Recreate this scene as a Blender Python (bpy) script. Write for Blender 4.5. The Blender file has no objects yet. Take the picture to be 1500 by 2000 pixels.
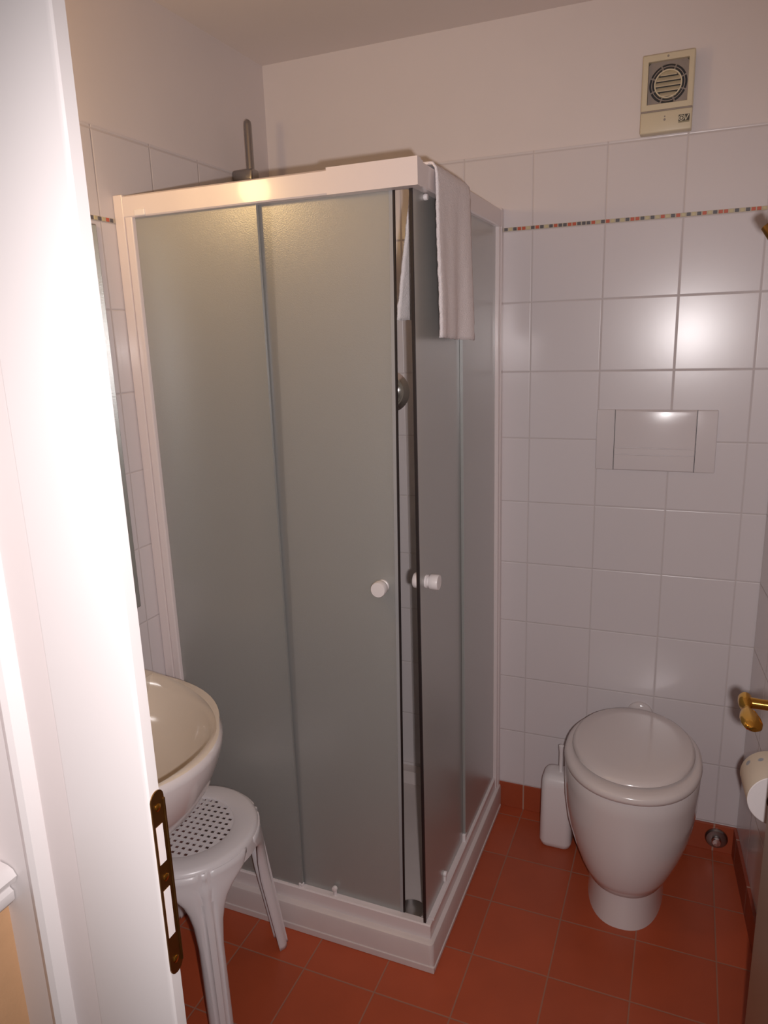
import bpy, bmesh, math, random
from mathutils import Vector, Matrix
from math import sin, cos, pi, radians
random.seed(4)
C = bpy.context.scene.collection
scene = bpy.context.scene

# ------------------------------------------------------------------ camera, light, exposure
F_PX = 1416.05
PITCH, YAW, ROLL = 0.2385, 0.3995, -0.0326
CAM = Vector((0.4416, -2.2092, 1.6134))
fw = Vector((-sin(YAW)*cos(PITCH), cos(YAW)*cos(PITCH), -sin(PITCH)))
r0 = Vector((cos(YAW), sin(YAW), 0)); u0 = r0.cross(fw)
rt = r0*cos(ROLL) + u0*sin(ROLL); up = -r0*sin(ROLL) + u0*cos(ROLL)
cam = bpy.data.cameras.new('camera'); camo = bpy.data.objects.new('camera', cam); C.objects.link(camo)
M = Matrix((rt, up, -fw)).transposed().to_4x4(); M.translation = CAM
camo.matrix_world = M
cam.sensor_fit = 'HORIZONTAL'; cam.sensor_width = 36; cam.lens = F_PX/1500*36
cam.clip_start = 0.02
scene.camera = camo

w = bpy.data.worlds.new('world'); scene.world = w; w.use_nodes = True
w.node_tree.nodes['Background'].inputs[0].default_value = (1.0, 0.86, 0.78, 1)
w.node_tree.nodes['Background'].inputs[1].default_value = 0.06

fl = bpy.data.lights.new('flash', 'SPOT'); flo = bpy.data.objects.new('flash', fl); C.objects.link(flo)
fl.energy = 57; fl.color = (1.0, 0.94, 0.945); fl.spot_size = radians(108); fl.spot_blend = 0.70
fl.shadow_soft_size = 0.012
FM = M.copy(); FM.translation = CAM + rt*0.045 - up*0.030 + fw*0.02
flo.matrix_world = FM

lamp_light = bpy.data.lights.new('mirror_lamp_light', 'POINT'); llo = bpy.data.objects.new('mirror_lamp_light', lamp_light); C.objects.link(llo)
lamp_light.energy = 3.7; lamp_light.color = (1.0, 0.66, 0.28); lamp_light.shadow_soft_size = 0.045
llo.location = (-0.745, -1.2, 2.03)

vs = scene.view_settings
vs.view_transform = 'Standard'; vs.look = 'None'; vs.gamma = 1; vs.use_curve_mapping = False; vs.exposure = 0.0

# ------------------------------------------------------------------ dimensions
XL, XR0, SPLAY, ZC = -0.8546, 0.663, 0.0833, 2.449
TZ = 2.102                 # top of the tiles
ROW0 = 1.6948              # a horizontal joint
OUT = .013
YF0, YF1 = -1.55, -1.65    # front wall faces
def xr(y): return XR0 - SPLAY*y

# ------------------------------------------------------------------ helpers
ORIGIN = {}
def link(o): C.objects.link(o); return o
def tag(o, label=None, cat=None, group=None, kind=None):
    if label: o['label'] = label
    if cat: o['category'] = cat
    if group: o['group'] = group
    if kind: o['kind'] = kind
    return o
def thing(name, loc, label, cat, group=None):
    o = link(bpy.data.objects.new(name, None)); o.location = loc; o.empty_display_size = .05
    ORIGIN[o.name] = Vector(loc)
    return tag(o, label, cat, group)
def mk(name, bm, mats, parent=None, smooth=None, origin=None, label=None):
    if not isinstance(mats, (list, tuple)): mats = [mats]
    og = ORIGIN[parent.name] if parent else Vector(origin or (0, 0, 0))
    bmesh.ops.translate(bm, verts=bm.verts, vec=-og)
    bmesh.ops.recalc_face_normals(bm, faces=bm.faces)
    me = bpy.data.meshes.new(name); bm.to_mesh(me); bm.free()
    for m in mats: me.materials.append(m)
    o = link(bpy.data.objects.new(name, me))
    if parent: o.parent = parent
    else: o.location = og
    ORIGIN[o.name] = og
    if smooth is not None:
        for p in me.polygons: p.use_smooth = True
        try: me.set_sharp_from_angle(angle=radians(smooth))
        except Exception: pass
    if label: o['label'] = label
    return o
def box(bm, x0, x1, y0, y1, z0, z1, bev=0, seg=2, mi=0):
    b = bmesh.new()
    bmesh.ops.create_cube(b, size=1)
    for v in b.verts:
        v.co = Vector(((x0+x1)/2 + v.co.x*(x1-x0), (y0+y1)/2 + v.co.y*(y1-y0), (z0+z1)/2 + v.co.z*(z1-z0)))
    if bev: bmesh.ops.bevel(b, geom=b.edges[:], offset=bev, segments=seg, profile=.5, affect='EDGES')
    return merge(bm, b, mi)
def merge(bm, b, mi=0, mat=None):
    mp = {}
    for v in b.verts: mp[v] = bm.verts.new(mat @ v.co if mat else v.co)
    fs = []
    for f in b.faces:
        try:
            nf = bm.faces.new([mp[v] for v in f.verts]); nf.material_index = mi; fs.append(nf)
        except ValueError: pass
    b.free(); return fs
def loft(bm, rings, cap0=True, cap1=True, closed=True, mi=0):
    vr = [[bm.verts.new(p) for p in r] for r in rings]
    n = len(vr[0])
    for a, b in zip(vr, vr[1:]):
        for i in range(n if closed else n-1):
            j = (i+1) % n
            f = bm.faces.new((a[i], a[j], b[j], b[i])); f.material_index = mi
    if cap0: bm.faces.new(vr[0][::-1]).material_index = mi
    if cap1: bm.faces.new(vr[-1]).material_index = mi
    return vr
def frame_of(axis):
    a = Vector(axis).normalized()
    h = Vector((0, 0, 1)) if abs(a.z) < .9 else Vector((1, 0, 0))
    e1 = h.cross(a).normalized(); e2 = a.cross(e1)
    return e1, e2, a
def lathe(bm, prof, base, axis=(0, 0, 1), n=40, cap0=True, cap1=True, mi=0):
    e1, e2, a = frame_of(axis); base = Vector(base)
    rings = [[base + a*h + (e1*cos(2*pi*k/n) + e2*sin(2*pi*k/n))*max(r, 1e-4) for k in range(n)] for r, h in prof]
    return loft(bm, rings, cap0, cap1, True, mi)
def tube(bm, pts, r, n=16, mi=0):
    pts = [Vector(p) for p in pts]
    rr = r if isinstance(r, (list, tuple)) else [r]*len(pts)
    t = (pts[1]-pts[0]).normalized(); e1, e2, _ = frame_of(t)
    rings = []
    for i, p in enumerate(pts):
        tt = (pts[min(i+1, len(pts)-1)] - pts[max(i-1, 0)]).normalized()
        e1 = (e1 - tt*e1.dot(tt)).normalized(); e2 = tt.cross(e1)
        rings.append([p + (e1*cos(2*pi*k/n) + e2*sin(2*pi*k/n))*rr[i] for k in range(n)])
    loft(bm, rings, mi=mi)
def prism(bm, poly, axis, a0, a1, mi=0):
    """poly: list of 2-D points in the plane across 'axis' (x: (y,z), y: (x,z), z: (x,y))"""
    def P(p, a):
        return {'x': (a, p[0], p[1]), 'y': (p[0], a, p[1]), 'z': (p[0], p[1], a)}[axis]
    return loft(bm, [[P(p, a0) for p in poly], [P(p, a1) for p in poly]], mi=mi)
def rrect(cx, cy, hx, hy, r, n=6):
    pts = []
    for sx, sy, a0 in ((1, 1, 0), (-1, 1, pi/2), (-1, -1, pi), (1, -1, 3*pi/2)):
        for k in range(n+1):
            a = a0 + pi/2*k/n
            pts.append((cx+sx*(hx-r)+r*cos(a), cy+sy*(hy-r)+r*sin(a)))
    return pts

# ------------------------------------------------------------------ materials
def pmat(name, col, rough=.5, metal=0, coat=0, spec=.5, noise=0, nscale=40, bump=0, bscale=200):
    m = bpy.data.materials.new(name); m.use_nodes = True
    nt = m.node_tree; b = nt.nodes['Principled BSDF']
    b.inputs['Base Color'].default_value = (*col, 1); b.inputs['Roughness'].default_value = rough
    b.inputs['Metallic'].default_value = metal; b.inputs['Coat Weight'].default_value = coat
    b.inputs['Coat Roughness'].default_value = .08
    b.inputs['Specular IOR Level'].default_value = spec
    geo = nt.nodes.new('ShaderNodeNewGeometry')
    if noise:
        t = nt.nodes.new('ShaderNodeTexNoise'); t.inputs['Scale'].default_value = nscale; t.inputs['Detail'].default_value = 4
        nt.links.new(geo.outputs['Position'], t.inputs['Vector'])
        mx = nt.nodes.new('ShaderNodeMix'); mx.data_type = 'RGBA'
        mx.inputs[6].default_value = (*[c*(1-noise) for c in col], 1); mx.inputs[7].default_value = (*[min(1, c*(1+noise)) for c in col], 1)
        nt.links.new(t.outputs['Fac'], mx.inputs[0]); nt.links.new(mx.outputs[2], b.inputs['Base Color'])
    if bump:
        t = nt.nodes.new('ShaderNodeTexNoise'); t.inputs['Scale'].default_value = bscale; t.inputs['Detail'].default_value = 3
        nt.links.new(geo.outputs['Position'], t.inputs['Vector'])
        bp = nt.nodes.new('ShaderNodeBump'); bp.inputs['Strength'].default_value = bump; bp.inputs['Distance'].default_value = .002
        nt.links.new(t.outputs['Fac'], bp.inputs['Height']); nt.links.new(bp.outputs[0], b.inputs['Normal'])
    return m
def tile_mat(name, col, grout, axes, offs, w=.0035, rough=.15, noise=.03, nscale=3, bump=.6, size=.2, spec=.5, wob=.0):
    """axes: world axes of the two joint families, offs: a joint's coordinate on each"""
    m = bpy.data.materials.new(name); m.use_nodes = True
    nt = m.node_tree; L = nt.links; N = nt.nodes; b = N['Principled BSDF']
    geo = N.new('ShaderNodeNewGeometry'); sp = N.new('ShaderNodeSeparateXYZ'); L.new(geo.outputs['Position'], sp.inputs[0])
    def math_(op, a, b_=None):
        n = N.new('ShaderNodeMath'); n.operation = op
        for i, v in enumerate((a, b_)):
            if v is None: continue
            if isinstance(v, (int, float)): n.inputs[i].default_value = v
            else: L.new(v, n.inputs[i])
        return n.outputs[0]
    ds = []; ids = []
    for ax, of in zip(axes, offs):
        u = math_('DIVIDE', math_('SUBTRACT', sp.outputs[ax], of - 20*size), size)
        fr = math_('FRACT', u); ids.append(math_('FLOOR', u))
        ds.append(math_('MULTIPLY', math_('SUBTRACT', .5, math_('ABSOLUTE', math_('SUBTRACT', fr, .5))), size))
    d = math_('MINIMUM', *ds)
    mr = N.new('ShaderNodeMapRange'); mr.interpolation_type = 'SMOOTHSTEP'
    mr.inputs[1].default_value = w*.3; mr.inputs[2].default_value = w*.7
    L.new(d, mr.inputs[0])
    mr2 = N.new('ShaderNodeMapRange'); mr2.interpolation_type = 'SMOOTHSTEP'
    mr2.inputs[1].default_value = 0; mr2.inputs[2].default_value = w*1.1
    L.new(d, mr2.inputs[0])
    t = N.new('ShaderNodeTexNoise'); t.inputs['Scale'].default_value = nscale; t.inputs['Detail'].default_value = 5
    L.new(geo.outputs['Position'], t.inputs['Vector'])
    cx = N.new('ShaderNodeCombineXYZ'); L.new(ids[0], cx.inputs[0]); L.new(ids[1], cx.inputs[1])
    wn = N.new('ShaderNodeTexWhiteNoise'); L.new(cx.outputs[0], wn.inputs['Vector'])
    f = math_('ADD', math_('MULTIPLY', t.outputs['Fac'], .6), math_('MULTIPLY', wn.outputs['Value'], .4))
    mx = N.new('ShaderNodeMix'); mx.data_type = 'RGBA'
    mx.inputs[6].default_value = (*[c*(1-noise) for c in col], 1); mx.inputs[7].default_value = (*[min(1, c*(1+noise)) for c in col], 1)
    L.new(f, mx.inputs[0])
    m2 = N.new('ShaderNodeMix'); m2.data_type = 'RGBA'; m2.inputs[6].default_value = (*grout, 1)
    L.new(mr.outputs[0], m2.inputs[0]); L.new(mx.outputs[2], m2.inputs[7]); L.new(m2.outputs[2], b.inputs['Base Color'])
    ro = N.new('ShaderNodeMapRange'); ro.inputs[3].default_value = .8; ro.inputs[4].default_value = rough
    L.new(mr.outputs[0], ro.inputs[0]); L.new(ro.outputs[0], b.inputs['Roughness'])
    b.inputs['Specular IOR Level'].default_value = spec
    tn = N.new('ShaderNodeTexNoise'); tn.inputs['Scale'].default_value = 30; L.new(geo.outputs['Position'], tn.inputs['Vector'])
    h = math_('ADD', mr2.outputs[0], math_('MULTIPLY', tn.outputs['Fac'], wob))
    bp = N.new('ShaderNodeBump'); bp.inputs['Strength'].default_value = bump; bp.inputs['Distance'].default_value = .0015
    L.new(h, bp.inputs['Height']); L.new(bp.outputs[0], b.inputs['Normal'])
    return m

WTILE = (.70, .64, .645); GROUT = (.60, .535, .53)
m_plaster = pmat('white_plaster', (.74, .665, .65), .85, noise=.03, nscale=6, bump=.08, bscale=60)
m_ceil = pmat('ceiling_paint', (.80, .715, .69), .9, noise=.03, nscale=4)
m_tile_back = tile_mat('white_tile_back', WTILE, GROUT, (0, 2), (0.0, ROW0), wob=.05, rough=.245, spec=.46)
m_tile_side = tile_mat('white_tile_side', WTILE, GROUT, (1, 2), (-.5855, ROW0), wob=.05)
m_floor = tile_mat('terracotta_tile', (.43, .078, .028), (.34, .15, .10), (0, 1), (0.0, -.056), w=.0036, rough=.40, noise=.2, nscale=9, bump=.35, wob=.3)
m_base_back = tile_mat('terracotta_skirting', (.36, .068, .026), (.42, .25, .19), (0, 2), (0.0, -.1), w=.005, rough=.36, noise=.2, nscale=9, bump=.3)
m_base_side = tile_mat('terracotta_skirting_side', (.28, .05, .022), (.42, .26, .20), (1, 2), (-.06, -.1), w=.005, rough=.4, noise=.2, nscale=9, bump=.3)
m_white_paint = pmat('white_door_paint', (.74, .69, .68), .38, noise=.015, nscale=8)
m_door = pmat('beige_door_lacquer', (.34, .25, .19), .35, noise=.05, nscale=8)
m_peach = pmat('peach_wall_paint', (.62, .36, .19), .9, noise=.06, nscale=30, bump=.15)
m_hallwhite = pmat('hall_white_paint', (.78, .70, .69), .9, noise=.03, nscale=20)
m_rail_white = pmat('white_enamel_metal', (.76, .67, .66), .28, coat=.3)
m_tray = pmat('white_acrylic_tray', (.66, .57, .55), .3, noise=.06, nscale=14)
m_plastic = pmat('white_plastic', (.80, .74, .735), .35)
m_stool = pmat('white_stool_plastic', (.72, .67, .68), .3)
m_ceramic = pmat('white_ceramic', (.68, .61, .60), .12, coat=.5)
m_basin = pmat('cream_ceramic', (.70, .60, .50), .12, coat=.5)
m_flush = pmat('white_flush_plastic', (.71, .645, .645), .24, coat=.2)
m_seat = pmat('toilet_seat_plastic', (.70, .62, .60), .17, coat=.3)
m_cream = pmat('yellowed_plastic', (.66, .57, .41), .4, noise=.04, nscale=30)
m_dark = pmat('dark_recess', (.05, .042, .04), .6)
m_greyplast = pmat('dusty_grey_plastic', (.30, .25, .22), .6, noise=.15, nscale=60)
m_black = pmat('black_rubber', (.018, .012, .012), .45)
m_chrome = pmat('chrome', (.76, .74, .73), .18, metal=1)
m_steel = pmat('dull_steel', (.35, .33, .32), .32, metal=1)
m_brass = pmat('polished_brass', (.80, .47, .10), .14, metal=1)
m_bronze = pmat('aged_brass', (.30, .16, .05), .38, metal=1, noise=.2, nscale=60)
m_mirror = pmat('mirror_silver', (.86, .88, .87), .02, metal=1)
m_towel = pmat('white_terry', (.88, .80, .80), .95, noise=.06, nscale=300, bump=1.0, bscale=380)
m_mos_k = pmat('mosaic_grey', (.12, .11, .12), .3, noise=.3, nscale=200)
m_mos_r = pmat('mosaic_red', (.55, .11, .06), .3, noise=.2, nscale=200)
m_mos_y = pmat('mosaic_cream', (.58, .49, .29), .3, noise=.1, nscale=200)
m_mos_b = pmat('mosaic_bed', (.55, .47, .37), .6)
m_lampglass = bpy.data.materials.new('lit_opal_glass'); m_lampglass.use_nodes = True
_b = m_lampglass.node_tree.nodes['Principled BSDF']; _b.inputs['Base Color'].default_value = (.9, .8, .6, 1)
_b.inputs['Emission Color'].default_value = (1, .66, .28, 1); _b.inputs['Emission Strength'].default_value = 6

def frosted():
    m = bpy.data.materials.new('frosted_glass'); m.use_nodes = True
    nt = m.node_tree; N = nt.nodes; L = nt.links
    p = N['Principled BSDF']
    p.inputs['Base Color'].default_value = (.80, .86, .83, 1); p.inputs['Roughness'].default_value = .34
    p.inputs['Transmission Weight'].default_value = 1.0; p.inputs['IOR'].default_value = 1.45
    df = N.new('ShaderNodeBsdfDiffuse'); df.inputs[0].default_value = (.70, .69, .665, 1)
    tr = N.new('ShaderNodeBsdfTranslucent'); tr.inputs[0].default_value = (.86, .87, .84, 1)
    a = N.new('ShaderNodeMixShader'); a.inputs[0].default_value = .50
    L.new(df.outputs[0], a.inputs[1]); L.new(tr.outputs[0], a.inputs[2])
    b = N.new('ShaderNodeMixShader'); b.inputs[0].default_value = .62
    L.new(p.outputs[0], b.inputs[1]); L.new(a.outputs[0], b.inputs[2])
    gl = N.new('ShaderNodeBsdfGlossy'); gl.inputs['Roughness'].default_value = .30; gl.inputs[0].default_value = (.9, .9, .9, 1)
    c = N.new('ShaderNodeMixShader'); c.inputs[0].default_value = .12
    fr = N.new('ShaderNodeFresnel'); fr.inputs['IOR'].default_value = 1.45
    mm = N.new('ShaderNodeMath'); mm.operation = 'MULTIPLY_ADD'; mm.use_clamp = True; mm.inputs[1].default_value = 1.5; mm.inputs[2].default_value = .05
    L.new(fr.outputs[0], mm.inputs[0]); L.new(mm.outputs[0], c.inputs[0])
    L.new(b.outputs[0], c.inputs[1]); L.new(gl.outputs[0], c.inputs[2])
    L.new(c.outputs[0], N['Material Output'].inputs['Surface'])
    geo = N.new('ShaderNodeNewGeometry')
    t = N.new('ShaderNodeTexNoise'); t.inputs['Scale'].default_value = 420; t.inputs['Detail'].default_value = 2
    L.new(geo.outputs['Position'], t.inputs['Vector'])
    bp = N.new('ShaderNodeBump'); bp.inputs['Strength'].default_value = .35; bp.inputs['Distance'].default_value = .001
    L.new(t.outputs['Fac'], bp.inputs['Height'])
    for n in (p, df, gl): L.new(bp.outputs[0], n.inputs['Normal'])
    return m
m_frost = frosted()
m_seal = pmat('milky_seal_strip', (.34, .335, .34), .4)

def printed_paper():
    m = pmat('lamplit_printed_tissue', (.72, .60, .47), .95); nt = m.node_tree; N = nt.nodes; L = nt.links; b = N['Principled BSDF']
    geo = N.new('ShaderNodeNewGeometry')
    v = N.new('ShaderNodeTexVoronoi'); v.inputs['Scale'].default_value = 30; L.new(geo.outputs['Position'], v.inputs['Vector'])
    mr = N.new('ShaderNodeMapRange'); mr.inputs[1].default_value = .16; mr.inputs[2].default_value = .24; L.new(v.outputs['Distance'], mr.inputs[0])
    mx = N.new('ShaderNodeMix'); mx.data_type = 'RGBA'; mx.inputs[6].default_value = (.38, .40, .45, 1); mx.inputs[7].default_value = (.76, .66, .54, 1)  # cream ground holds the lamp's warm light on the roll; grey-blue spots are print
    L.new(mr.outputs[0], mx.inputs[0]); L.new(mx.outputs[2], b.inputs['Base Color'])
    return m
m_roll = printed_paper()
m_rollend = pmat('white_tissue_edge', (.84, .78, .78), .95, noise=.05, nscale=400)
m_card = pmat('brown_core', (.16, .10, .07), .8)

# ------------------------------------------------------------------ the setting
S = 'structure'
bm = bmesh.new(); box(bm, -1.0, .95, -1.70, .12, -.1, 0); tag(mk('floor', bm, m_floor), kind=S)
bm = bmesh.new(); box(bm, -1.0, .95, -1.70, .12, ZC, ZC+.1); tag(mk('ceiling', bm, m_ceil), kind=S)
bm = bmesh.new()
def yb(x): return OUT*(x-.40)      # tiled face set a touch out of square to move the flash highlight left
box(bm, XL-.1, .75, .008, .12, 0, ZC); prism(bm, [(XL, yb(XL)), (XR0+.004, yb(XR0+.004)), (XR0+.004, .009), (XL, .009)], 'z', 0, TZ, mi=1)
tag(mk('wall_back', bm, [m_plaster, m_tile_back]), kind=S)
bm = bmesh.new()
box(bm, XL-.12, XL-.006, YF1, .01, 0, ZC); box(bm, XL-.007, XL, YF0, 0, 0, TZ, mi=1)
tag(mk('wall_left', bm, [m_plaster, m_tile_side]), kind=S)
bm = bmesh.new()
def splay_poly(d0, d1, y0, y1): return [(xr(y0)+d0, y0), (xr(y1)+d0, y1), (xr(y1)+d1, y1), (xr(y0)+d1, y0)]
prism(bm, splay_poly(.006, .1, .006, YF1), 'z', 0, ZC); prism(bm, splay_poly(0, .007, 0, YF0), 'z', 0, TZ, mi=1)
tag(mk('wall_right', bm, [m_plaster, m_tile_side]), kind=S)
bm = bmesh.new()
box(bm, XL-.006, -.1885, YF1, YF0, 0, ZC); box(bm, -.1885, .665, YF1, YF0, 2.13, ZC); box(bm, .665, .80, YF1, YF0, 0, ZC)
tag(mk('wall_front', bm, m_plaster), kind=S)
bm = bmesh.new()
box(bm, -.465, -.345, -3.0, YF1, .94, 2.449, mi=1); box(bm, -.465, -.345, -3.0, YF1, 0, .94)
tag(mk('wall_hall', bm, [m_peach, m_hallwhite]), kind=S)
bm = bmesh.new(); box(bm, -.465, 1.4, -3.0, -1.70, -.1, 0); tag(mk('floor_hall', bm, m_floor), kind=S)

BH = .0936
bm = bmesh.new(); box(bm, XL, XR0, -.009, 0, 0, BH, .0015); tag(mk('baseboard_back', bm, m_base_back), kind=S)
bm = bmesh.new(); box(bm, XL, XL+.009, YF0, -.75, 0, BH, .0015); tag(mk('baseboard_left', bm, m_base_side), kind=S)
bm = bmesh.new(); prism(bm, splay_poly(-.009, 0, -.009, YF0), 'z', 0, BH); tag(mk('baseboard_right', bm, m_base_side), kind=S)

# mosaic borders, cell by cell
seq = 'RKyKRRyKRKyKRKKRRKKKRyKRyKyKRRKyKyRyKRyKyKRyKRRyKyKRRyKKRyK'
def mosaic(name, fixed, a0, a1, axis, sq):
    bm = bmesh.new(); P = .01285; g = .0015
    z0, z1 = 1.8948, 1.9052
    if axis == 'x': box(bm, a0, a1, -.0012, 0, z0, z1, mi=3)
    else: box(bm, fixed, fixed+.0012, a0, a1, z0, z1, mi=3)
    n = int((a1-a0)/P)
    for i in range(n):
        c = a0 + P*(i+.5); k = sq[i % len(sq)]
        mi = {'K': 0, 'R': 1, 'y': 2}[k]
        if axis == 'x': box(bm, c-P/2+g, c+P/2-g, -.0025, 0, z0+.001, z1-.001, .0005, 1, mi)
        else: box(bm, fixed, fixed+.0025, c-P/2+g, c+P/2-g, z0+.001, z1-.001, .0005, 1, mi)
    if axis == 'x':
        for v in bm.verts: v.co.y += yb(v.co.x)
    return tag(mk(name, bm, [m_mos_k, m_mos_r, m_mos_y, m_mos_b]), kind=S)
mosaic('trim_1', 0, -.095, XR0, 'x', seq)
mosaic('trim_2', XL, -.835, -.739, 'y', 'yKyKyRKyy')

# door casing on the hall side, with the strike plate in its inner face
bm = bmesh.new()
prof = [(-.345, -1.56), (-.345, -1.662), (-.296, -1.664), (-.287, -1.670), (-.279, -1.673), (-.272, -1.669), (-.269, -1.660),
        (-.268, -1.646), (-.224, -1.644), (-.2205, -1.6515), (-.101, -1.6515), (-.0975, -1.650), (-.096, -1.6475), (-.096, -1.632), (-.1885, -1.632), (-.1885, -1.56)]
prism(bm, prof, 'z', 0, 2.22)
box(bm, -.1885, .665, -1.65, -1.60, 2.09, 2.22, .002)
box(bm, .64, .76, -1.66, -1.60, 0, 2.22, .002)
frame = tag(mk('trim_3', bm, m_white_paint, smooth=30), kind=S)
# strike plate
bm = bmesh.new()
def plate_outline(y0, y1, z0, z1, n=8):
    r = (y1-y0)/2; c = (y0+y1)/2
    return [(c+r*cos(pi*k/n), z1-r+r*sin(pi*k/n)) for k in range(n+1)] + [(c+r*cos(pi+pi*k/n), z0+r+r*sin(pi+pi*k/n)) for k in range(n+1)]
prism(bm, plate_outline(-1.6485, -1.627, .862, 1.114), 'x', -.0965, -.0945)
box(bm, -.0965, -.0928, -1.6295, -1.6265, .872, 1.100, .001)
sp_ = mk('strike_plate', bm, m_bronze, frame, label='aged brass strike plate with rounded ends')
for z0, z1 in ((1.020, 1.070), (.918, .984)):
    bm = bmesh.new(); box(bm, -.0960, -.0940, -1.6455, -1.6345, z0, z1)
    mk('bolt_hole', bm, m_hallwhite, sp_)
for z in (1.093, .999, .882):
    bm = bmesh.new(); lathe(bm, [(.0048, 0), (.0045, .001), (.003, .0017), (.0001, .002)], (-.0946, -1.6385, z), (1, 0, 0), 16)
    mk('screw', bm, m_brass, sp_, 40)
# chair rail of the hall
bm = bmesh.new()
prism(bm, [(-.345, .908), (-.333, .910), (-.327, .918), (-.327, .930), (-.333, .934), (-.331, .944), (-.319, .948), (-.316, .956), (-.321, .964), (-.330, .968), (-.345, .970)], 'y', -3.0, -1.664)
tag(mk('trim_4', bm, m_white_paint, smooth=50), kind=S)

# door leaf, opened against the right wall
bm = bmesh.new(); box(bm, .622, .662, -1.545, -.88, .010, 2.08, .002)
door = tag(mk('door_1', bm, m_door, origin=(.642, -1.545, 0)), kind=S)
bm = bmesh.new()
hy, hz = -.950, .991
lathe(bm, [(.025, 0), (.025, .004), (.022, .007), (.0115, .008)], (.622, hy, hz), (-1, 0, 0), 32)
mk('handle_rose', bm, m_brass, door, 30)
bm = bmesh.new()
lathe(bm, [(.0095, 0), (.0088, .03), (.0095, .05), (.0095, .053)], (.620, hy, hz), (-1, 0, 0), 24)
L_ = [(.563, hy+.012, hz, .0110, .0125), (.5625, hy+.002, hz, .0112, .0128), (.5630, hy-.012, hz-.0005, .0100, .0115), (.5640, hy-.020, hz-.001, .006, .0065),
      (.5645, hy-.026, hz-.001, .006, .0065), (.5655, hy-.036, hz-.001, .0125, .0075), (.567, hy-.052, hz-.002, .0160, .0085), (.5685, hy-.068, hz-.002, .0160, .0082),
      (.570, hy-.080, hz-.003, .0125, .007), (.5705, hy-.086, hz-.003, .006, .004)]
rings = [[(x+a*cos(2*pi*k/24), y, z+b*sin(2*pi*k/24)) for k in range(24)] for x, y, z, a, b in L_]
loft(bm, rings)
mk('lever_handle', bm, m_brass, door, 50, label='polished brass lever handle')
bm = bmesh.new()
lathe(bm, [(.022, 0), (.022, .004), (.008, .006)], (.622, -.925, 1.735), (-1, 0, 0), 24)
tube(bm, [(.618, -.925, 1.735), (.585, -.918, 1.732), (.562, -.912, 1.733), (.546, -.905, 1.742), (.536, -.900, 1.757)], [.008, .007, .008, .010, .009], 16)
mk('coat_hook', bm, m_bronze, door, 60, label='brass coat hook')

# ------------------------------------------------------------------ shower enclosure
XS, YS = -.0840, -.7383
sh = thing('shower_enclosure', (-.46, -.37, 0), 'square corner shower cabin with frosted sliding panes, white frame and low white tray', 'shower')
bm = bmesh.new()
ox0, ox1, oy0, oy1 = XL+.001, XS+.006, YS-.012, -.001
def rect_ring(x0, x1, y0, y1, z): return [(x0, y0, z), (x1, y0, z), (x1, y1, z), (x0, y1, z)]
def rr_ring(x0, x1, y0, y1, z, r): return [(a, b, z) for a, b in rrect((x0+x1)/2, (y0+y1)/2, (x1-x0)/2, (y1-y0)/2, r, 6)]
rings = [rr_ring(ox0, ox1, oy0, oy1, 0, .012), rr_ring(ox0, ox1, oy0, oy1, .074, .012), rr_ring(ox0+.002, ox1-.002, oy0+.002, oy1-.001, .081, .012),
         rr_ring(ox0+.008, ox1-.008, oy0+.008, oy1-.004, .085, .012), rr_ring(ox0+.055, ox1-.055, oy0+.055, oy1-.05, .085, .05),
         rr_ring(ox0+.075, ox1-.075, oy0+.075, oy1-.07, .050, .06), rr_ring(ox0+.12, ox1-.12, oy0+.12, oy1-.12, .044, .05)]
loft(bm, rings)
tray = mk('shower_tray', bm, m_tray, sh, 40)
bm = bmesh.new(); box(bm, ox0, ox1+.003, oy0-.003, oy0+.004, 0, .020, .002); box(bm, ox1-.004, ox1+.003, oy0, -.02, 0, .012, .002)
mk('floor_seal', bm, m_tray, tray)
bm = bmesh.new(); lathe(bm, [(.042, 0), (.042, .004), (.036, .007), (.012, .008)], (-.185, -.625, .049), n=32); mk('drain_cover', bm, m_chrome, tray, 30)
# rails
bm = bmesh.new()
rp = [(YS, 1.908), (YS+.003, 1.905), (YS+.036, 1.905), (YS+.036, 1.955), (YS+.006, 1.955), (YS, 1.951)]
prism(bm, rp, 'x', XL+.001, XS)
tr = mk('top_rail', bm, m_rail_white, sh, label='white front top rail')
bm = bmesh.new(); prism(bm, [(YS-.002, 1.904), (YS+.02, 1.903), (YS+.02, 1.957), (YS-.002, 1.957)], 'x', -.285, XS+.0015); mk('corner_sleeve', bm, m_rail_white, tr)
bm = bmesh.new(); prism(bm, [(XS, 1.908), (XS-.003, 1.905), (XS-.036, 1.905), (XS-.036, 1.955), (XS-.006, 1.955), (XS, 1.951)], 'y', YS+.036, -.001)
mk('top_rail', bm, m_rail_white, sh, label='white side top rail')
bm = bmesh.new(); prism(bm, [(YS+.006, .084), (YS+.036, .084), (YS+.036, .118), (YS+.026, .127), (YS+.009, .127), (YS+.006, .124)], 'x', XL+.001, XS-.006); mk('bottom_rail', bm, m_rail_white, sh)
bm = bmesh.new(); prism(bm, [(XS-.006, .084), (XS-.036, .084), (XS-.036, .118), (XS-.026, .127), (XS-.009, .127), (XS-.006, .124)], 'y', YS+.036, -.001); mk('bottom_rail', bm, m_rail_white, sh)
bm = bmesh.new(); box(bm, XL+.001, XL+.028, YS-.001, YS+.034, .082, 1.957, .002); box(bm, XL+.028, -.805, YS+.002, YS+.034, .084, 1.950, .003); mk('wall_post', bm, m_rail_white, sh)
bm = bmesh.new(); box(bm, XS-.034, XS+.001, -.028, -.001, .082, 1.957, .002); box(bm, XS-.034, XS-.002, -.045, -.028, .084, 1.950, .003); mk('wall_post', bm, m_rail_white, sh)
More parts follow.
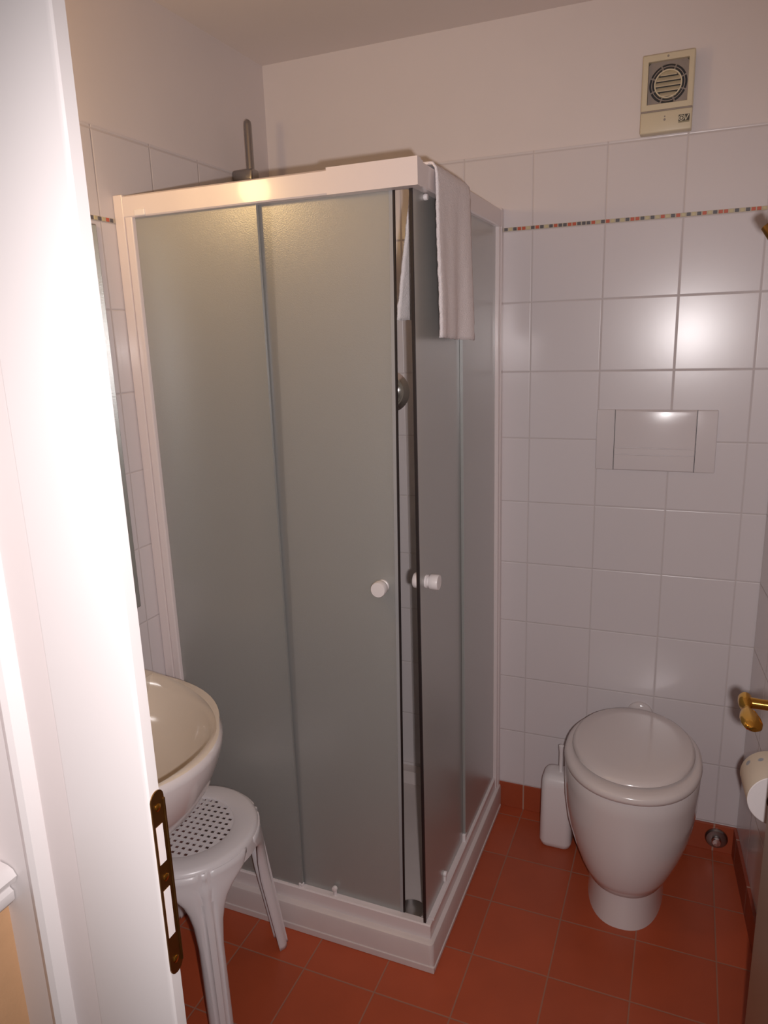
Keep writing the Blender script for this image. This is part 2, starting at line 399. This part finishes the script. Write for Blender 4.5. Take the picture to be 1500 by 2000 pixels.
# front panes
bm = bmesh.new(); box(bm, -.806, -.470, YS+.0135, YS+.0185, .122, 1.908); fp = mk('fixed_pane', bm, m_frost, sh)
bm = bmesh.new(); box(bm, -.4715, -.468, YS+.012, YS+.020, .122, 1.908); mk('pane_edge_strip', bm, m_frost, fp)
bm = bmesh.new(); box(bm, -.480, -.466, YS+.011, YS+.021, .112, .137, .002); mk('guide_clip', bm, m_plastic, fp)
bm = bmesh.new(); box(bm, -.795, -.762, YS-.003, YS+.004, 1.906, 1.922, .003); mk('guide_clip', bm, m_plastic, fp)
bm = bmesh.new(); box(bm, -.500, -.150, YS+.0245, YS+.0295, .1275, 1.906); sd = mk('sliding_door', bm, m_frost, sh, label='front frosted sliding pane')
bm = bmesh.new(); box(bm, -.505, -.440, YS+.0295, YS+.0345, .1275, 1.906); mk('seal_strip', bm, m_seal, sd)
bm = bmesh.new(); box(bm, -.1555, -.1475, YS+.0235, YS+.0305, .1275, 1.908); mk('edge_profile', bm, m_seal, sd)
bm = bmesh.new(); box(bm, -.1475, -.1435, YS+.0245, YS+.0295, .1275, 1.908); mk('gasket', bm, m_black, sd)
def knob(parent, base, axis, s=1):
    bm = bmesh.new()
    lathe(bm, [(.016, 0), (.016, .004), (.0125, .006), (.0125, .009), (.0175, .011), (.0185, .013), (.0185, .030*s), (.0172, .0325*s), (.0005, .033*s)], base, axis, 36)
    mk('knob', bm, m_plastic, parent, 35)
knob(sd, (-.1870, YS+.0245, 1.038), (0, -1, 0)); knob(sd, (-.1870, YS+.0295, 1.038), (0, 1, 0))
def roller(parent, base, axis):
    bm = bmesh.new(); b = Vector(base); a = Vector(axis)
    lathe(bm, [(.007, 0), (.008, .003), (.0075, .008), (.0005, .010)], b, axis, 20)
    tube(bm, [b+a*.002-Vector((0, 0, .022)), b+a*.002], .005, 10)
    mk('roller', bm, m_plastic, parent, 40)
roller(sd, (-.345, YS+.0205, .148), (0, -1, 0))
def sag(door_, axis, amount):                      # the sliding doors hang a little out of plumb
    for o in [door_] + list(door_.children):
        for v in o.data.vertices:
            z = v.co.z + ORIGIN[o.name].z
            v.co[axis] += amount*(1 - z/1.906)
sag(sd, 0, -.026)
# side panes
bm = bmesh.new(); box(bm, XS-.0185, XS-.0135, -.385, -.043, .122, 1.908); fp2 = mk('fixed_pane', bm, m_frost, sh)
bm = bmesh.new(); box(bm, XS-.020, XS-.012, -.3865, -.383, .122, 1.908); mk('pane_edge_strip', bm, m_frost, fp2)
bm = bmesh.new(); box(bm, XS-.021, XS-.011, -.392, -.378, .112, .150, .002); mk('guide_clip', bm, m_plastic, fp2)
bm = bmesh.new(); box(bm, XS-.0255, XS-.0205, -.712, -.350, .1275, 1.906); sd2 = mk('sliding_door', bm, m_frost, sh, label='side frosted sliding pane')
bm = bmesh.new(); box(bm, XS-.0300, XS-.0255, -.40, -.348, .1275, 1.906); mk('seal_strip', bm, m_seal, sd2)
bm = bmesh.new(); box(bm, XS-.0262, XS-.0198, -.7165, -.7115, .1275, 1.908); mk('gasket', bm, m_black, sd2)
knob(sd2, (XS-.0205, -.668, 1.046), (1, 0, 0)); knob(sd2, (XS-.0255, -.668, 1.046), (-1, 0, 0), .75)
roller(sd2, (XS-.0205, -.560, .155), (1, 0, 0))
bm = bmesh.new(); lathe(bm, [(.006, 0), (.007, .003), (.006, .008), (.0005, .009)], (XS-.0205, -.640, 1.897), (1, 0, 0), 20); mk('roller', bm, m_plastic, sd2, 40)
sag(sd2, 1, -.012)

# towel over the side rail
bm = bmesh.new()
nu, nv = 26, 70
top = 1.9575
path = []
Ht, Hi, Wt = .352, .315, .046
tot = Ht + Wt + Hi
rows = []
for j in range(nv+1):
    s = tot*j/nv; row = []
    for i in range(nu+1):
        t = i/nu
        y = -.640 + .252*t
        if s < Ht:                       # outer side, bottom to top
            z = top - (Ht - s) - .010*t*(1-s/Ht); x = XS + .007; d = (Ht-s)/Ht
            x += .006*sin(t*7+.6)*d + .004*sin(t*15+1)*d; y += (.004*sin(s*20) - .006*(1-t) + .018*t)*d*1.0 - .0
            c = min(1, (Ht-s)/.012); x -= .007*(1-c)**2; z += .004*(1-c)
        elif s < Ht+Wt:
            q = (s-Ht)/Wt; x = XS + .003 - q*.046; z = top + .0045 + .002*sin(q*pi); 
        else:
            e = (s-Ht-Wt); d = e/Hi; z = top - e + .004; c = max(0, 1-e/.012)
            x = XS - .045 - (.036*(1-t)**.7 + .008)*d + .005*sin(t*9)*d; y += .004*sin(s*17)*d
        row.append(bm.verts.new((x+random.uniform(-.0008, .0008), y+random.uniform(-.0010, .0010), z+random.uniform(-.0010, .0010))))
    rows.append(row)
for a, b in zip(rows, rows[1:]):
    for i in range(nu): bm.faces.new((a[i], a[i+1], b[i+1], b[i]))
tw = mk('towel', bm, m_towel, smooth=180, origin=(XS, -.51, top))
tag(tw, 'white terry hand towel draped over the side top rail of the shower', 'towel')
md = tw.modifiers.new('thick', 'SOLIDIFY'); md.thickness = .005; md.offset = 0

# shower fittings seen through the gap and above the cabin
sv = thing('shower_valve', (-.452, 0, 1.437), 'round chrome shower mixer valve on the back wall inside the cabin', 'shower valve')
bm = bmesh.new(); lathe(bm, [(.072, 0), (.072, .003), (.066, .012), (.052, .022), (.047, .022), (.043, .012), (.026, .012)], (-.452, -.0005, 1.437), (0, -1, 0), 48); mk('escutcheon', bm, m_chrome, sv, 25)
bm = bmesh.new(); lathe(bm, [(.028, .012), (.028, .04), (.024, .048), (.001, .050)], (-.452, -.0005, 1.437), (0, -1, 0), 36)
tube(bm, [(-.452, -.035, 1.437), (-.452, -.06, 1.43), (-.452, -.10, 1.41)], [.008, .007, .006], 12); mk('lever', bm, m_chrome, sv, 40)
rs = thing('shower_riser', (XL, -.2, 1.5), 'chrome shower riser pipe with wall bracket rising above the front rail', 'shower pipe')
bm = bmesh.new()
tube(bm, [(-.80, -.20, 1.30), (-.80, -.20, 2.225), (-.80, -.20, 2.2335), (-.80, -.20, 2.238), (-.80, -.20, 2.240)], [.0115, .0115, .010, .006, .001], 20); mk('pipe', bm, m_steel, rs, 60)
for zz in (2.088, 1.36):
    bm = bmesh.new(); box(bm, XL, -.782, -.222, -.180, zz-.020, zz+.016, .008, 3); mk('bracket', bm, m_steel, rs, 40)
ss = thing('soap_shelf', (XL, -.52, 1.48), 'small white wall soap shelf seen blurred through the front frosted pane', 'soap shelf')
bm = bmesh.new(); prism(bm, [(XL, -.62), (XL+.06, -.62), (XL+.085, -.59), (XL+.085, -.49), (XL+.06, -.46), (XL, -.46)], 'z', 1.470, 1.484)
box(bm, XL, XL+.012, -.61, -.47, 1.44, 1.484, .003); mk('shelf', bm, m_ceramic, ss)
bm = bmesh.new(); lathe(bm, [(.024, 0), (.026, .004), (.026, .075), (.018, .088), (.011, .092), (.011, .112), (.0005, .114)], (XL+.042, -.565, 1.484), n=28)
bt = mk('bottle', bm, m_plastic, smooth=40, origin=(XL+.042, -.565, 1.484)); tag(bt, 'pale bottle standing on the soap shelf behind the frosted pane', 'bottle')

# ------------------------------------------------------------------ toilet
TX = .357
to = thing('toilet', (TX, -.25, 0), 'white ceramic floor standing toilet with closed lid against the back wall', 'toilet')
def egg(z, hw, yf, yb, n=64, cx=TX, pw=2.25):
    yc = yf + (yb-yf)*.5
    out = []
    for k in range(n):
        a = 2*pi*k/n; c, s = cos(a), sin(a)
        ex = 2/pw
        x = cx + hw*math.copysign(abs(c)**ex, c)
        h = (yb-yc) if s > 0 else (yc-yf)
        out.append((x, yc + h*math.copysign(abs(s)**ex, s), z))
    return out
bm = bmesh.new()
loft(bm, [egg(.112, .085, -.395, -.03), egg(.108, .108, -.432, -.015), egg(.116, .120, -.445, -.01), egg(.15, .136, -.458, -.008), egg(.20, .155, -.470, -.006), egg(.26, .170, -.478, -.034),
          egg(.32, .178, -.482, -.034), egg(.38, .1805, -.484, -.034), egg(.424, .181, -.484, -.034), egg(.429, .178, -.48, -.034)])
mk('bowl', bm, m_ceramic, to, 50)
bm = bmesh.new()
loft(bm, [egg(0, .106, -.432, -.01, pw=2.4), egg(.006, .1055, -.431, -.01, pw=2.4), egg(.06, .101, -.424, -.01, pw=2.4), egg(.115, .100, -.420, -.01, pw=2.4)])
mk('foot', bm, m_ceramic, to, 50)
bm = bmesh.new()
loft(bm, [egg(.4305, .178, -.484, -.034, pw=2.15), egg(.432, .182, -.489, -.032, pw=2.15), egg(.440, .184, -.491, -.031, pw=2.15), egg(.449, .182, -.489, -.032, pw=2.15), egg(.4535, .176, -.483, -.033, pw=2.15), egg(.4545, .168, -.472, -.038, pw=2.1)])
mk('seat', bm, m_seat, to, 60)
bm = bmesh.new()
loft(bm, [egg(.4530, .1520, -.440, -.054, pw=2.05), egg(.4585, .1525, -.441, -.054, pw=2.05), egg(.4600, .1630, -.452, -.044, pw=2.05), egg(.4625, .1645, -.454, -.042, pw=2.05), egg(.4685, .1615, -.451, -.045, pw=2.05), egg(.4725, .154, -.442, -.052, pw=2.05), egg(.4740, .12, -.40, -.09, pw=2.0), egg(.4745, .05, -.31, -.18, pw=2.0)])
mk('lid', bm, m_seat, to, 60)
for sx in (-.075, .075):
    bm = bmesh.new(); lathe(bm, [(.010, 0), (.010, .018), (.007, .022)], (TX+sx, -.042, .43), n=20); mk('hinge', bm, m_seat, to, 40)
bm = bmesh.new(); lathe(bm, [(.038, 0), (.037, .007), (.030, .013), (.022, .015), (.022, .018)], (.362, 0, .434), (0, -1, 0), 36)
co = mk('pipe_collar', bm, m_ceramic, smooth=40, origin=(.362, 0, .434)); tag(co, 'round white pipe collar on the tiles just above the toilet lid', 'pipe collar')

# flush plate
fp_ = thing('flush_plate', (.36, 0, 1.296), 'white rectangular flush plate with wide central button on the tiles above the toilet', 'flush plate')
bm = bmesh.new()
b = bmesh.new(); box(b, .198, .522, -.010, 0, 1.208, 1.385, .0035, 3); merge(bm, b); mk('plate', bm, m_flush, fp_, 30)
bm = bmesh.new()
zs = [(1.2095, 0), (1.212, .004), (1.235, .0058), (1.2538, .0062), (1.2546, .0038), (1.2566, .0038), (1.2574, .0063), (1.2735, .0064), (1.2743, .0040), (1.2763, .0040), (1.2771, .0066), (1.31, .0072), (1.34, .0070), (1.365, .0062), (1.379, .0045), (1.3825, .002), (1.3835, 0)]
rings = [[(x, -.010-d, z) for x, d in ((.2505, 0), (.2515, h*.8+.0003), (.2545, h), (.359, h+.0005), (.4635, h), (.4665, h*.8+.0003), (.4675, 0))] for z, h in zs]
loft(bm, rings, closed=False, cap0=False, cap1=False)
mk('flush_button', bm, m_flush, fp_, 25)
for x in (.2493, .4687):
    bm = bmesh.new(); box(bm, x-.0007, x+.0007, -.0106, -.009, 1.2085, 1.3845); mk('button_gap', bm, m_dark, fp_)

# toilet brush
tb = thing('toilet_brush', (.132, -.122, 0), 'white rectangular toilet brush holder standing left of the toilet', 'toilet brush')
bm = bmesh.new()
def bx_ring(z, hx, hy, r): return [(a, b, z) for a, b in rrect(.134, -.122, hx, hy, r, 6)]
loft(bm, [bx_ring(0, .040, .040, .020), bx_ring(.004, .046, .046, .022), bx_ring(.02, .0505, .050, .022), bx_ring(.215, .048, .047, .022), bx_ring(.236, .046, .045, .022), bx_ring(.248, .038, .037, .02), bx_ring(.252, .025, .025, .015)])
mk('holder', bm, m_plastic, tb, 50)
bm = bmesh.new(); lathe(bm, [(.006, 0), (.0065, .07), (.0085, .085), (.0085, .092), (.0005, .095)], (.141, -.122, .250), n=20); mk('handle', bm, m_plastic, tb, 40)

# supply valve cap on the skirting
vc = thing('valve_cap', (.608, -.009, .05), 'round chrome valve cap on the terracotta skirting right of the toilet', 'valve')
bm = bmesh.new(); lathe(bm, [(.033, 0), (.033, .005), (.029, .010), (.016, .013)], (.608, -.009, .050), (0, -1, 0), 36); mk('rosette', bm, m_steel, vc, 30)
bm = bmesh.new(); lathe(bm, [(.014, .010), (.014, .024), (.012, .028), (.001, .030)], (.608, -.009, .050), (0, -1, 0), 28); mk('cap', bm, m_chrome, vc, 35)

# toilet roll on its holder
ax = Vector((SPLAY, -1, 0)).normalized()        # along the right wall, towards the door
RC = Vector((.6605, -.555, .628)); RR = .0585; RLn = .105
tr_ = thing('toilet_roll', RC, 'half used toilet roll with faint print hanging on the right wall', 'toilet roll')
bm = bmesh.new(); lathe(bm, [(RR-.001, 0), (RR, .002), (RR, RLn-.001)], RC, ax, 56, cap1=False); mk('paper', bm, m_roll, tr_, 60)
bm = bmesh.new(); lathe(bm, [(RR, RLn-.001), (RR-.0015, RLn), (.021, RLn)], RC, ax, 56, cap0=False, cap1=False)
lathe(bm, [(.021, RLn), (.021, .01)], RC, ax, 56, cap0=False, cap1=True); mk('paper_edge', bm, m_rollend, tr_, 30, label='white cut end of the roll')
bm = bmesh.new(); lathe(bm, [(.0215, RLn+.0008), (.0195, RLn+.0008), (.0195, .02)], RC, ax, 40, cap0=False, cap1=False); mk('cardboard_core', bm, m_card, tr_, 30)
rh = thing('roll_holder', (xr(-.66), -.66, .628), 'dark metal toilet roll holder bar fixed to the right wall', 'roll holder')
e = RC + ax*(RLn+.022)
bm = bmesh.new(); tube(bm, [RC+ax*.012, RC+ax*(RLn+.016), e+Vector((.006, 0, 0)), Vector((xr(e.y)-.004, e.y, e.z))], .006, 14); mk('bar', bm, m_steel, rh, 50)
bm = bmesh.new(); lathe(bm, [(.022, 0), (.022, .004), (.016, .008), (.006, .009)], Vector((xr(e.y), e.y, e.z)), (-1, -SPLAY, 0), 28); mk('rose', bm, m_steel, rh, 30)

# ------------------------------------------------------------------ extractor fan
fa = thing('extractor_fan', (.344, 0, 2.19), 'yellowed square bathroom extractor fan high on the back wall', 'extractor fan')
fx0, fx1, fz0, fz1, fd = .2815, .4065, 2.101, 2.285, -.034
ox_0, ox_1, oz_0, oz_1 = .2965, .3925, 2.169, 2.268
bm = bmesh.new()
box(bm, fx0, fx1, fd, -.0, fz0, 2.1525, .004, 3)                # lower solid part
cxf, czf = (fx0+fx1)/2, (2.1525+fz1)/2
def sq(hx, hz, y, r, cz=None): return [(a_, y, b_) for a_, b_ in rrect(cxf, czf if cz is None else cz, hx, hz, r, 5)]
hx_, hz_ = (fx1-fx0)/2, (fz1-2.1525)/2
ix, iz, icz = (ox_1-ox_0)/2, (oz_1-oz_0)/2, (oz_0+oz_1)/2
loft(bm, [sq(hx_, hz_, 0, .004), sq(hx_, hz_, fd+.003, .004), sq(hx_-.003, hz_-.003, fd, .003), sq(ix+.001, iz+.001, fd, .001, icz), sq(ix, iz, fd+.001, .001, icz), sq(ix, iz, -.004, .001, icz)], cap0=False, cap1=False)
hs = mk('housing', bm, m_cream, fa, 30)
bm = bmesh.new(); box(bm, fx0+.001, fx1-.001, fd-.0015, fd+.004, 2.1505, 2.1545, .001); mk('seam_ridge', bm, m_greyplast, hs)
bm = bmesh.new(); box(bm, ox_0-.001, ox_1+.001, -.010, -.004, oz_0-.001, oz_1+.001); mk('recess', bm, m_dark, fa)
gx, gz = (ox_0+ox_1)/2, 2.2155
bm = bmesh.new()
def annulus(bm, r0_, r1_, y0, y1, a0=0, a1=2*pi, n=48):
    rings = []
    for k in range(n+1):
        a = a0 + (a1-a0)*k/n; c, s = cos(a), sin(a)
        rings.append([(gx+r0_*c, y0, gz+r0_*s), (gx+r1_*c, y0, gz+r1_*s), (gx+r1_*c, y1, gz+r1_*s), (gx+r0_*c, y1, gz+r0_*s)])
    loft(bm, rings, closed=True)
# square plate round the rings
N_ = 48; ringo = []; ringi = []
for k in range(N_):
    a = 2*pi*(k+.5)/N_; c, s = cos(a), sin(a); q = 1/max(abs(c), abs(s))
    sx, sz = c*q, s*q
    ringo.append((gx+sx*(ox_1-ox_0)/2, -.022, min(oz_1, max(oz_0, gz+sz*.0535)))); ringi.append((gx+c*.0455, -.022, gz+s*.0455))
loft(bm, [ringo, ringi, [(x, -.014, z) for x, y, z in ringi]], cap0=False, cap1=False)
annulus(bm, .0385, .0405, -.024, -.014)
for k in range(8):
    a = pi/8 + k*pi/4
    tube(bm, [(gx+.031*cos(a), -.02, gz+.031*sin(a)), (gx+.047*cos(a), -.02, gz+.047*sin(a))], .0022, 8)
mk('grille', bm, m_greyplast, fa, 30)
bm = bmesh.new()
annulus(bm, .0305, .0335, -.025, -.014)
for zz in (-.024, -.012, 0, .012, .024):
    hw_ = math.sqrt(max(0, .031**2 - zz*zz))
    prism(bm, [(-.024, gz+zz-.0050), (-.026, gz+zz-.0035), (-.0165, gz+zz+.0062), (-.0145, gz+zz+.005)], 'x', gx-hw_, gx+hw_)
mk('louvres', bm, m_cream, fa, 30)
for px_, pz_, r_ in ((.342, 2.2765, .0026), (.341, 2.1375, .0018), (.341, 2.1300, .0028)):
    bm = bmesh.new(); lathe(bm, [(r_, 0), (r_*.9, .0006), (.0003, .0008)], (px_, fd, pz_), (0, -1, 0), 16); mk('screw', bm, m_greyplast, fa)
# badge: ring and slanted stroke letter on a dark square, small line of print below
bm = bmesh.new(); box(bm, .3745, .4005, fd-.0008, fd+.001, 2.1180, 2.1365)
bd = mk('badge', bm, pmat('badge_dark', (.07, .06, .045), .4), fa, label='dark maker badge with round and slanted letters')
bm = bmesh.new(); n = 28; c0 = Vector((.3815, fd-.0012, 2.1285))
rings = [[(c0.x+r*cos(2*pi*k/n), c0.y+dy, c0.z+r*sin(2*pi*k/n)) for r, dy in ((.0048, 0), (.0066, 0), (.0066, .0008), (.0048, .0008))] for k in range(n+1)]
loft(bm, rings, cap0=False, cap1=False)
lathe(bm, [(.0028, .0004), (.0028, .0012)], (c0.x, fd-.0002, c0.z), (0, -1, 0), 20)
for pts in ([(.3875, 2.1355), (.3895, 2.1355), (.3920, 2.1245), (.3907, 2.1222)], [(.3967, 2.1355), (.3997, 2.1355), (.3925, 2.1222), (.3907, 2.1222)]):
    prism(bm, pts, 'y', fd-.0012, fd-.0004)
mk('badge_letters', bm, pmat('badge_cream', (.62, .56, .42), .4), bd)
bm = bmesh.new(); box(bm, .3745, .4005, fd-.0010, fd, 2.1180, 2.1212); mk('badge_strip', bm, pmat('badge_olive', (.30, .26, .16), .5), bd)

# ------------------------------------------------------------------ left wall: mirror, lamp, basin, stool
mi_ = thing('mirror', (XL, -1.15, 1.45), 'large frameless wall mirror above the washbasin with a polished edge', 'mirror')
bm = bmesh.new(); box(bm, XL+.0005, XL+.006, -1.505, -.808, .945, 1.885, .0016, 1); mk('glass_edge', bm, m_steel, mi_)
bm = bmesh.new(); box(bm, XL+.0055, XL+.0066, -1.502, -.811, .948, 1.882); mk('mirror_face', bm, m_mirror, mi_)
la = thing('wall_lamp', (XL, -1.2, 2.03), 'warm glowing wall lamp above the bathroom mirror', 'lamp')
bm = bmesh.new(); lathe(bm, [(.035, 0), (.035, .012), (.018, .02), (.015, .05)], (XL, -1.2, 1.965), (1, 0, 0), 28); mk('lamp_base', bm, m_chrome, la, 30)
bm = bmesh.new(); lathe(bm, [(.030, 0), (.034, .02), (.034, .03)], (-.745, -1.2, 1.945), n=28, cap1=False); tube(bm, [(XL+.04, -1.2, 1.965), (-.77, -1.2, 1.955), (-.745, -1.2, 1.946)], .006, 10); mk('lamp_cup', bm, m_chrome, la, 40)
ba = thing('washbasin', (XL, -1.2, .82), 'cream half oval washbasin hung on the left wall beside the door frame', 'washbasin')
BY = -1.2
def half(z, a, b, n=40, x0=XL+.001, pw=2.0):
    out = []
    for k in range(n+1):
        t = -pi/2 + pi*k/n
        out.append((x0 + a*abs(cos(t))**(2/pw), BY + b*math.copysign(abs(sin(t))**(2/pw), sin(t)), z))
    return out
def full(z, cx, a, b, n=40, flat=.55):
    out = []
    for k in range(n+1):
        t = -pi + 2*pi*k/n
        c = cos(t); out.append((cx + (a if c > 0 else a*flat)*c, BY + b*sin(t), z))
    return out
bm = bmesh.new()
outer = [half(.545, .16, .09), half(.552, .22, .13), half(.575, .285, .172), half(.62, .350, .218), half(.67, .405, .255), half(.72, .440, .280), half(.77, .462, .297), half(.805, .472, .304), half(.817, .472, .304), half(.823, .466, .299)]
vr = loft(bm, outer, cap0=True, cap1=False, closed=True)
mk('bowl_body', bm, m_ceramic, ba, 60)
bm = bmesh.new()
n = 40
inner = [half(.823, .466, .299, n), half(.8250, .460, .293, n)]
cxb = XL + .235
def inn(z, a, b):
    pts = []
    for k in range(n+1):
        t = -pi/2 + pi*k/n
        x = cxb + a*cos(t)*1.0 if abs(t) < pi/2 else cxb
        pts.append((max(XL+.09, XL + .12 + (a)*cos(t)**.85 if cos(t) > 0 else XL+.12), BY + b*sin(t), z))
    return pts
inner += [inn(.8240, .331, .280), inn(.817, .321, .271), inn(.79, .309, .259), inn(.74, .289, .236), inn(.69, .252, .195), inn(.66, .18, .125), inn(.650, .10, .05)]
loft(bm, inner, cap0=False, cap1=True, closed=True)
mk('rim_and_bowl', bm, m_basin, ba, 60)
bm = bmesh.new(); lathe(bm, [(.022, 0), (.022, .003), (.012, .004)], (XL+.20, BY, .650), n=24); mk('drain', bm, m_chrome, ba, 30)
ta = thing('basin_tap', (XL+.075, BY, .823), 'chrome single lever tap at the back of the washbasin', 'tap')
bm = bmesh.new(); lathe(bm, [(.024, 0), (.024, .006), (.020, .01), (.020, .07), (.022, .085), (.016, .095)], (XL+.075, BY, .8225), n=28)
tube(bm, [(XL+.075, BY, .87), (XL+.12, BY, .885), (XL+.16, BY, .885), (XL+.172, BY, .875)], [.014, .012, .011, .010], 16); mk('spout', bm, m_chrome, ta, 40)
bm = bmesh.new(); tube(bm, [(XL+.075, BY, .915), (XL+.085, BY, .935), (XL+.13, BY, .950)], [.012, .009, .006], 14); mk('lever', bm, m_chrome, ta, 40)

# plastic stool
SX, SY, SZ = -.641, -.964, .450
st = thing('plastic_stool', (SX, SY, 0), 'white plastic stool with perforated round seat standing beneath the washbasin', 'stool')
bm = bmesh.new()
P_ = .0178; HN = 7; hole = .0055
cs = []
for i in range(-HN, HN+1): cs += [i*P_-P_/2, i*P_-hole, i*P_+hole] 
cs.append(HN*P_+P_/2)
vv = {}
RP = .116
for iz in (0, 1):
    for a, xa in enumerate(cs):
        for b_, yb in enumerate(cs): vv[a, b_, iz] = (SX+xa, SY+yb, SZ-.003 - .004*iz)
cache = {}
def V(k):
    if k not in cache: cache[k] = bm.verts.new(vv[k])
    return cache[k]
nc = len(cs)-1
solid = set()
for a in range(nc):
    for b_ in range(nc):
        mx_, my_ = (cs[a]+cs[a+1])/2, (cs[b_]+cs[b_+1])/2
        if math.hypot(mx_, my_) > RP+.006: continue
        ishole = (a % 3 == 1) and (b_ % 3 == 1) and math.hypot(mx_, my_) < RP-.004
        if not ishole: solid.add((a, b_))
for a, b_ in solid:
    bm.faces.new([V((a, b_, 0)), V((a+1, b_, 0)), V((a+1, b_+1, 0)), V((a, b_+1, 0))])
    bm.faces.new([V((a, b_+1, 1)), V((a+1, b_+1, 1)), V((a+1, b_, 1)), V((a, b_, 1))])
    for da, db, k1, k2 in ((-1, 0, (a, b_), (a, b_+1)), (1, 0, (a+1, b_+1), (a+1, b_)), (0, -1, (a+1, b_), (a, b_)), (0, 1, (a, b_+1), (a+1, b_+1))):
        if (a+da, b_+db) not in solid:
            bm.faces.new([V((*k1, 0)), V((*k2, 0)), V((*k2, 1)), V((*k1, 1))])
Bm = Matrix.Translation((SX, SY, 0)) @ Matrix.Rotation(radians(4), 4, 'Z') @ Matrix.Translation((-SX, -SY, 0))
bmesh.ops.transform(bm, matrix=Bm, verts=bm.verts)
lathe(bm, [(RP-.004, SZ-.006), (RP-.003, SZ-.002), (RP+.003, SZ), (.160, SZ), (.168, SZ-.003), (.173, SZ-.010), (.174, SZ-.018), (.175, SZ-.045),
           (.171, SZ-.045), (.170, SZ-.016), (.160, SZ-.006), (RP-.004, SZ-.006)], (SX, SY, 0), n=96, cap0=False, cap1=False)
mk('seat', bm, m_stool, st, 40)
def stool_leg(dx, dy):
    bm = bmesh.new()
    ang = math.atan2(dy, dx) + radians(4)
    ca, sa = cos(ang), sin(ang)
    zs = [SZ-.012, SZ-.03, SZ-.045, SZ-.055, SZ-.07, SZ-.09, SZ-.115, SZ-.15, .24, .17, .10, .04, .012, 0]
    rows = []
    for z in zs:
        d = (SZ - z)/SZ
        if z > SZ-.05: hw = .120 - (.05-(SZ-z-.0))*0
        e = max(0, (SZ-z-.040))
        hw = .046 + .074*math.exp(-(e/.034)**1.15)
        hw -= .010*d
        bl = min(1, max(0, (SZ-z-.05)/.16)); bl = bl*bl*(3-2*bl)
        rad = .1745 + .002 + .054*max(0, d-.08)/.92
        row = []
        K = 24
        for k in range(K+1):
            t = k/K*2-1
            s_ = hw*t
            R_ = 1/((1-bl)/.176 + bl/.030)
            phi = s_/R_
            curv = R_*(1-cos(phi))
            rib = 0
            if abs(s_) < .028:
                q = s_/.028
                rib = -.0045 if .32 < abs(q) < .62 else (.0015 if abs(q) <= .32 else 0)
            edge = -.010*max(0, (abs(t)-.82)/.18)**2 * min(1, d*5)
            o_ = rad - curv + rib + edge
            lat = R_*sin(phi)
            row.append(bm.verts.new((SX + ca*o_ - sa*lat, SY + sa*o_ + ca*lat, z)))
        rows.append(row)
    for a, b_ in zip(rows, rows[1:]):
        for k in range(len(a)-1): bm.faces.new((a[k], a[k+1], b_[k+1], b_[k]))
    o = mk('leg', bm, m_stool, st, 50)
    m = o.modifiers.new('thick', 'SOLIDIFY'); m.thickness = .004; m.offset = -1 
    return o
for dx, dy in ((1, -1), (1, 1), (-1, 1), (-1, -1)): stool_leg(dx, dy)
